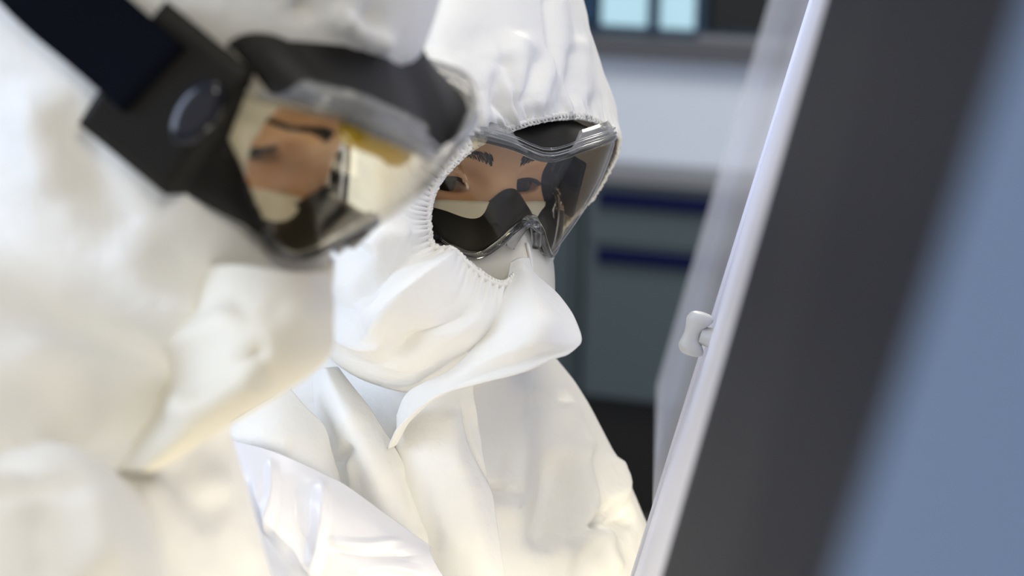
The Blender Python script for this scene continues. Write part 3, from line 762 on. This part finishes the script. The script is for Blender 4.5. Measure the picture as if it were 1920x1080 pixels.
foldsH = [('ridge', 4, 14, [(1040, -30), (1054, 80), (1060, 160)]), ('ridge', -5, 11, [(1022, -30), (1036, 70), (1046, 150)]),
          ('ridge', 5, 17, [(1035, 90), (1010, 165), (995, 215)]), ('ridge', -5, 15, [(1015, 95), (1000, 140), (980, 205)]), ('ridge', 4, 14, [(1085, 60), (1090, 130), (1105, 200)]), ('ridge', -4, 13, [(1070, 80), (1073, 140), (1080, 200)]),
          ('ridge', 6, 24, [(980, 55), (962, 120), (955, 200)]), ('ridge', -6, 17, [(950, 95), (938, 150), (935, 225)]), ('ridge', 5, 20, [(915, 110), (905, 170), (915, 240)]), ('ridge', -4, 16, [(890, 150), (880, 200), (895, 250)]),
          ('ridge', -4, 30, [(760, 60), (820, 90), (880, 85), (950, 40)]),
          ('crease', 14, 60, [(690, 650), (715, 600), (790, 535), (880, 480)]), ('crease', -9, 40, [(668, 600), (730, 510), (800, 470), (850, 460)]),
          ('crease', 12, 40, [(590, 590), (650, 620), (700, 642), (760, 640)]), ('ridge', 6, 20, [(770, 450), (720, 445), (690, 475)]),
          ('crease', -7, 34, [(900, 560), (830, 605), (750, 650), (700, 662)])]
hoodB, HP = sheet('hood', HOODB, NU, NV, M['suit'], covB, foldsH, .0008, .0016, 22, 2.0, gathers, cu=True)
# overlocked elastic edge: little loops side by side along the rim
rim = to_world(HP[:, 0]); rim_dir = rim - to_world(HP[:, 3]); nl = 170
def rim_loops(rimw, nl, edge_dir, r=.0017):
    c = cr(rimw[::4], nl * 8, True); k = np.arange(len(c)); ph = 2 * math.pi * k / 8
    out = -cr(edge_dir[::4], nl * 8, True); out /= np.linalg.norm(out, axis=1, keepdims=True)
    T = np.roll(c, -1, 0) - np.roll(c, 1, 0); T /= np.linalg.norm(T, axis=1, keepdims=True); S = np.cross(T, out)
    loops = c - out * (.0006 + .0018 * np.cos(ph))[:, None] + T * (.0010 * np.sin(2 * ph))[:, None] + S * (.0010 * np.sin(ph))[:, None]
    return join([tube(loops, .0010, 6, True), tube(c + out * .0010, r, 8, True)])
mesh('elastic_rim', *rim_loops(rim, nl, rim_dir), M['rim'], covB)

# loose chin flap with a curling lower edge
FLAP = [[(958, 492, 1.395), (974, 484, 1.400), (991, 484, 1.412)], [(952, 524, 1.372), (985, 512, 1.372), (1004, 515, 1.390)],
        [(944, 560, 1.345), (1000, 556, 1.338), (1049, 557, 1.362)], [(922, 602, 1.330), (1010, 600, 1.312), (1080, 604, 1.338)],
        [(895, 642, 1.326), (1000, 636, 1.304), (1088, 645, 1.322)], [(880, 660, 1.328), (970, 654, 1.306), (1048, 664, 1.316)], [(868, 675, 1.330), (930, 668, 1.310), (990, 688, 1.312)],
        [(838, 700, 1.336), (870, 700, 1.322), (905, 716, 1.318)], [(795, 718, 1.350), (815, 733, 1.338), (828, 748, 1.332)],
        [(762, 740, 1.372), (772, 768, 1.358), (770, 798, 1.356)], [(744, 780, 1.395), (745, 812, 1.390), (745, 842, 1.388)]]
def curl(n, m):
    v = np.linspace(0, 1, m)[None, :]; return .006 * np.clip((v - .78) / .22, 0, 1) ** 2 * np.ones((n, 1)) * np.clip((np.linspace(0, 1, n)[:, None] - .42) / .1, 0, 1)
sheet('chin_flap', FLAP, 120, 60, M['suit'], covB, [('ridge', 2, 40, [(960, 520), (990, 580), (1040, 640)])], .0012, .0006, 18, 5.0, curl)

# zip flap, lapel, shoulder panels lying on the chest
ZIP = [[(778, 748, 1.394), (820, 728, 1.392), (850, 715, 1.392), (885, 700, 1.387)], [(752, 815, 1.394), (805, 805, 1.385), (850, 800, 1.385), (895, 800, 1.394)],
       [(742, 850, 1.396), (800, 860, 1.382), (860, 858, 1.380), (907, 858, 1.390)], [(765, 930, 1.392), (820, 930, 1.380), (880, 925, 1.378), (922, 925, 1.388)],
       [(790, 1010, 1.392), (840, 1010, 1.380), (895, 1005, 1.378), (934, 1005, 1.387)], [(810, 1110, 1.394), (860, 1110, 1.384), (910, 1110, 1.382), (952, 1110, 1.388)]]
sheet('zip_flap', ZIP, 140, 60, M['suit'], covB, [('crease', -2.5, 6, [(862, 742), (872, 800), (890, 850), (930, 930), (945, 980)]), ('ridge', 3, 14, [(890, 740), (905, 800), (912, 850)]),
      ('ridge', 2.5, 18, [(845, 760), (850, 830), (870, 900)]), ('ridge', -2, 16, [(790, 880), (800, 950), (830, 1040)])], .0012, .0010, 22, 7.0)
LAP = [[(590, 690, 1.420), (610, 690, 1.405), (632, 690, 1.420)], [(588, 740, 1.408), (635, 745, 1.388), (682, 755, 1.402)], [(598, 800, 1.405), (660, 805, 1.382), (722, 812, 1.395)],
       [(618, 870, 1.405), (690, 870, 1.378), (758, 872, 1.392)], [(634, 940, 1.405), (710, 945, 1.376), (785, 945, 1.390)], [(650, 1010, 1.405), (730, 1020, 1.376), (812, 1020, 1.392)], [(670, 1110, 1.41), (750, 1110, 1.382), (850, 1110, 1.398)]]
sheet('lapel', LAP, 120, 60, M['suit'], covB, [('ridge', -4, 12, [(628, 880), (650, 850), (668, 830)]), ('crease', 3, 14, [(655, 850), (662, 900), (668, 960)]), ('ridge', 3, 26, [(630, 740), (680, 830), (740, 930)]), ('ridge', -2, 14, [(752, 870), (770, 930), (790, 1010)])], .0012, .0010, 22, 9.0)
SH1 = [[(380, 870, 1.40), (400, 820, 1.375), (470, 770, 1.375), (545, 730, 1.392)], [(420, 900, 1.385), (460, 850, 1.360), (520, 810, 1.362), (575, 765, 1.385)],
       [(470, 940, 1.375), (520, 890, 1.352), (570, 850, 1.358), (608, 800, 1.384)], [(530, 970, 1.370), (570, 925, 1.350), (605, 890, 1.358), (622, 850, 1.384)], [(580, 1000, 1.370), (610, 960, 1.352), (630, 930, 1.360), (636, 900, 1.386)]]
sheet('shoulder_panel', SH1, 80, 70, M['suit'], covB, [('ridge', 3, 24, [(420, 840), (500, 830), (560, 840)])], .0012, .0010, 20, 11.0)
SH2 = [[(400, 822, 1.362), (420, 900, 1.345), (470, 1010, 1.345), (540, 1130, 1.36)], [(440, 828, 1.350), (475, 910, 1.332), (520, 1010, 1.332), (580, 1130, 1.35)],
       [(520, 850, 1.344), (540, 930, 1.330), (575, 1020, 1.328), (630, 1130, 1.345)], [(590, 882, 1.346), (605, 950, 1.330), (640, 1030, 1.330), (690, 1130, 1.345)],
       [(650, 912, 1.352), (660, 970, 1.338), (695, 1040, 1.336), (750, 1130, 1.35)], [(730, 972, 1.358), (735, 1010, 1.345), (765, 1060, 1.345), (810, 1130, 1.358)], [(806, 1026, 1.366), (810, 1045, 1.358), (830, 1080, 1.358), (870, 1130, 1.366)]]
sheet('sleeve_panel', SH2, 130, 90, M['film'], covB, [('crease', 4, 16, [(508, 855), (508, 930), (500, 1010)]), ('crease', 5, 20, [(598, 890), (602, 960), (596, 1010), (580, 1090)]), ('ridge', -4, 26, [(552, 880), (556, 960), (560, 1060)]),
      ('crease', 3, 12, [(600, 1010), (680, 1020), (760, 1012)]), ('crease', -3, 14, [(610, 1030), (700, 1045), (790, 1040)]), ('crease', 3, 14, [(640, 1075), (720, 1060), (800, 1075)]), ('crease', 4, 26, [(470, 880), (500, 960), (560, 1040), (600, 1085)])], .0008, .0012, 22, 13.0)
goggles(HB, 'clear wraparound safety goggles worn under the hood of the person in focus', -.0165, [(q[0] * (.84 if q[0] > 0 else 1), q[1], q[2]) for q in strap_path(.092, .145, -.04)])

# ---------------------------------------------------------------- blurred person (near, left)
A = Pose()
A.neck = U(60, 930, 1.06); A.chest = U(-40, 1330, 1.06); A.chest_r = (.115, .25, .19)
A.shR, A.elR, A.wrR = U(-60, 1180, .87), U(140, 2000, .85), U(900, 2300, .88)
A.shL, A.elL, A.wrL = U(110, 1100, 1.20), U(330, 1500, 1.22), U(700, 1800, 1.15)
hc = fl(U(-100, 1300, 1.08), .86); dlr = (A.shL - A.shR); dlr /= np.linalg.norm(dlr)
A.hipR, A.hipL = hc - dlr * .085, hc + dlr * .085
A.limbs = limb_set(A.hipR, A.hipL, A.shR, A.elR, A.wrR, A.shL, A.elL, A.wrL, .004)
A.limbs.append((hc, A.chest, .10, .10)); A.limbs.append((A.shR, A.shL, .05, .05)); A.limbs.append((A.chest, A.neck, .09, .06))
pA, bodyA = person(HA, 'person in a white hooded coverall and big goggles, blurred close up at left', A.neck, A.limbs, *far_axis(HA, A, .016), (.05, -.35))
mask_mesh(HA, pA, -.0155)
A.suit = suit_caps(A, U(130, 720, 1.03), .052)
def hood_shell(q):
    h = ell(q, (0, -.112, .038), (.094, .134, .133))
    h = smin(h, ell(q, (0, -.052, -.058), (.084, .092, .090)), .03)
    return smin(h, cap(q, (0, .0, -.085), (0, .012, -.105), .050, .040), .03)
def hood_A(p, d):
    q = HA.l(p); h = hood_shell(q)
    d = smin(d, h, .02)
    return smax(d, -ell(q, (0, .060, .012), (.064, .10, .051)), .006)
foldsA = [('ridge', 9, 45, [(-20, 640), (150, 690), (330, 700), (420, 640)]), ('ridge', -42, 50, [(-160, 790), (0, 790), (140, 812), (300, 870)]), ('ridge', 12, 26, [(180, 830), (235, 845), (290, 860)]), ('ridge', 9, 40, [(60, 760), (170, 820), (290, 830)]),
          ('crease', -16, 34, [(-80, 915), (100, 895), (220, 885), (330, 860)]), ('crease', -9, 40, [(235, 870), (275, 970), (330, 1100)]), ('ridge', -8, 34, [(320, 850), (370, 920), (430, 980)]),
          ('ridge', 8, 40, [(150, 900), (180, 1000), (180, 1100)]), ('ridge', 7, 34, [(380, 870), (450, 960), (490, 1080)]), ('ridge', -6, 40, [(60, 940), (90, 1020), (80, 1100)]),
          ('ridge', 7, 50, [(60, 150), (80, 260), (110, 380)]), ('ridge', -6, 46, [(130, 180), (170, 330), (260, 480)]), ('ridge', 6, 50, [(200, 420), (300, 560), (380, 640)]),
          ('ridge', -7, 30, [(300, 770), (380, 700), (460, 650)]), ('ridge', 6, 24, [(300, 540), (360, 560), (400, 600)]), ('crease', 9, 30, [(610, 20), (680, 60), (740, 90)]), ('ridge', -7, 16, [(560, 0), (575, 40)]), ('ridge', -7, 16, [(700, 10), (690, 60)])]
covA = coverall(A, pA, 0, foldsA, (U(0, 1200, .95)[1], .36), (-.42, .14), (.68, 1.42), 21.0, M['suit'], hood_A)
boots(A, pA)
for (w, e) in ((A.wrR, A.elR), (A.wrL, A.elL)):
    ww, we = to_world(w), to_world(e); d = (ww - we) / np.linalg.norm(ww - we); glove(ww + d * .03, d, np.array([0, 0, 1.]), pA)
CHIN = [[(300, 520, 1.00), (320, 640, .985), (280, 770, .985), (170, 880, .99)], [(430, 497, .955), (445, 620, .922), (395, 735, .922), (250, 882, .935)],
        [(555, 512, .945), (570, 610, .925), (520, 712, .928), (310, 872, .945)], [(612, 508, .985), (622, 600, .985), (600, 685, .985), (420, 797, .99)], [(600, 500, 1.07), (606, 600, 1.07), (582, 690, 1.07), (400, 795, 1.07)]]
sheet('chin_flap', CHIN, 90, 90, M['mask'], covA, [('ridge', 5, 26, [(300, 660), (400, 620), (460, 580)]), ('ridge', -6, 26, [(340, 760), (430, 700), (520, 640)]), ('ridge', -2, 34, [(500, 560), (540, 620), (560, 660)]), ('ridge', 6, 30, [(310, 800), (400, 740), (500, 690)])], .0012, .001, 14, 17.0)
def strap_over_hood():
    pts = []
    for th in np.linspace(math.radians(-32), math.radians(212), 18)[::-1]:
        z = .003 + .012 * max(0, math.sin(th)); c = np.array([0, -.10, z]); dr = np.array([math.cos(th), -math.sin(th), 0])
        r = np.linspace(.05, .22, 171); q = c + r[:, None] * dr; v = hood_shell(HA.l(GA.c(q)))
        rr = r[int(np.argmax(v > 0))] + .0045
        if math.sin(th) < 0: rr = max(rr, .0945 / abs(math.cos(th)))
        pts.append(c + rr * dr)
    return pts
goggles(GA, 'clear safety goggles strapped over the hood of the blurred person', -.034, strap_over_hood(), glint=True)
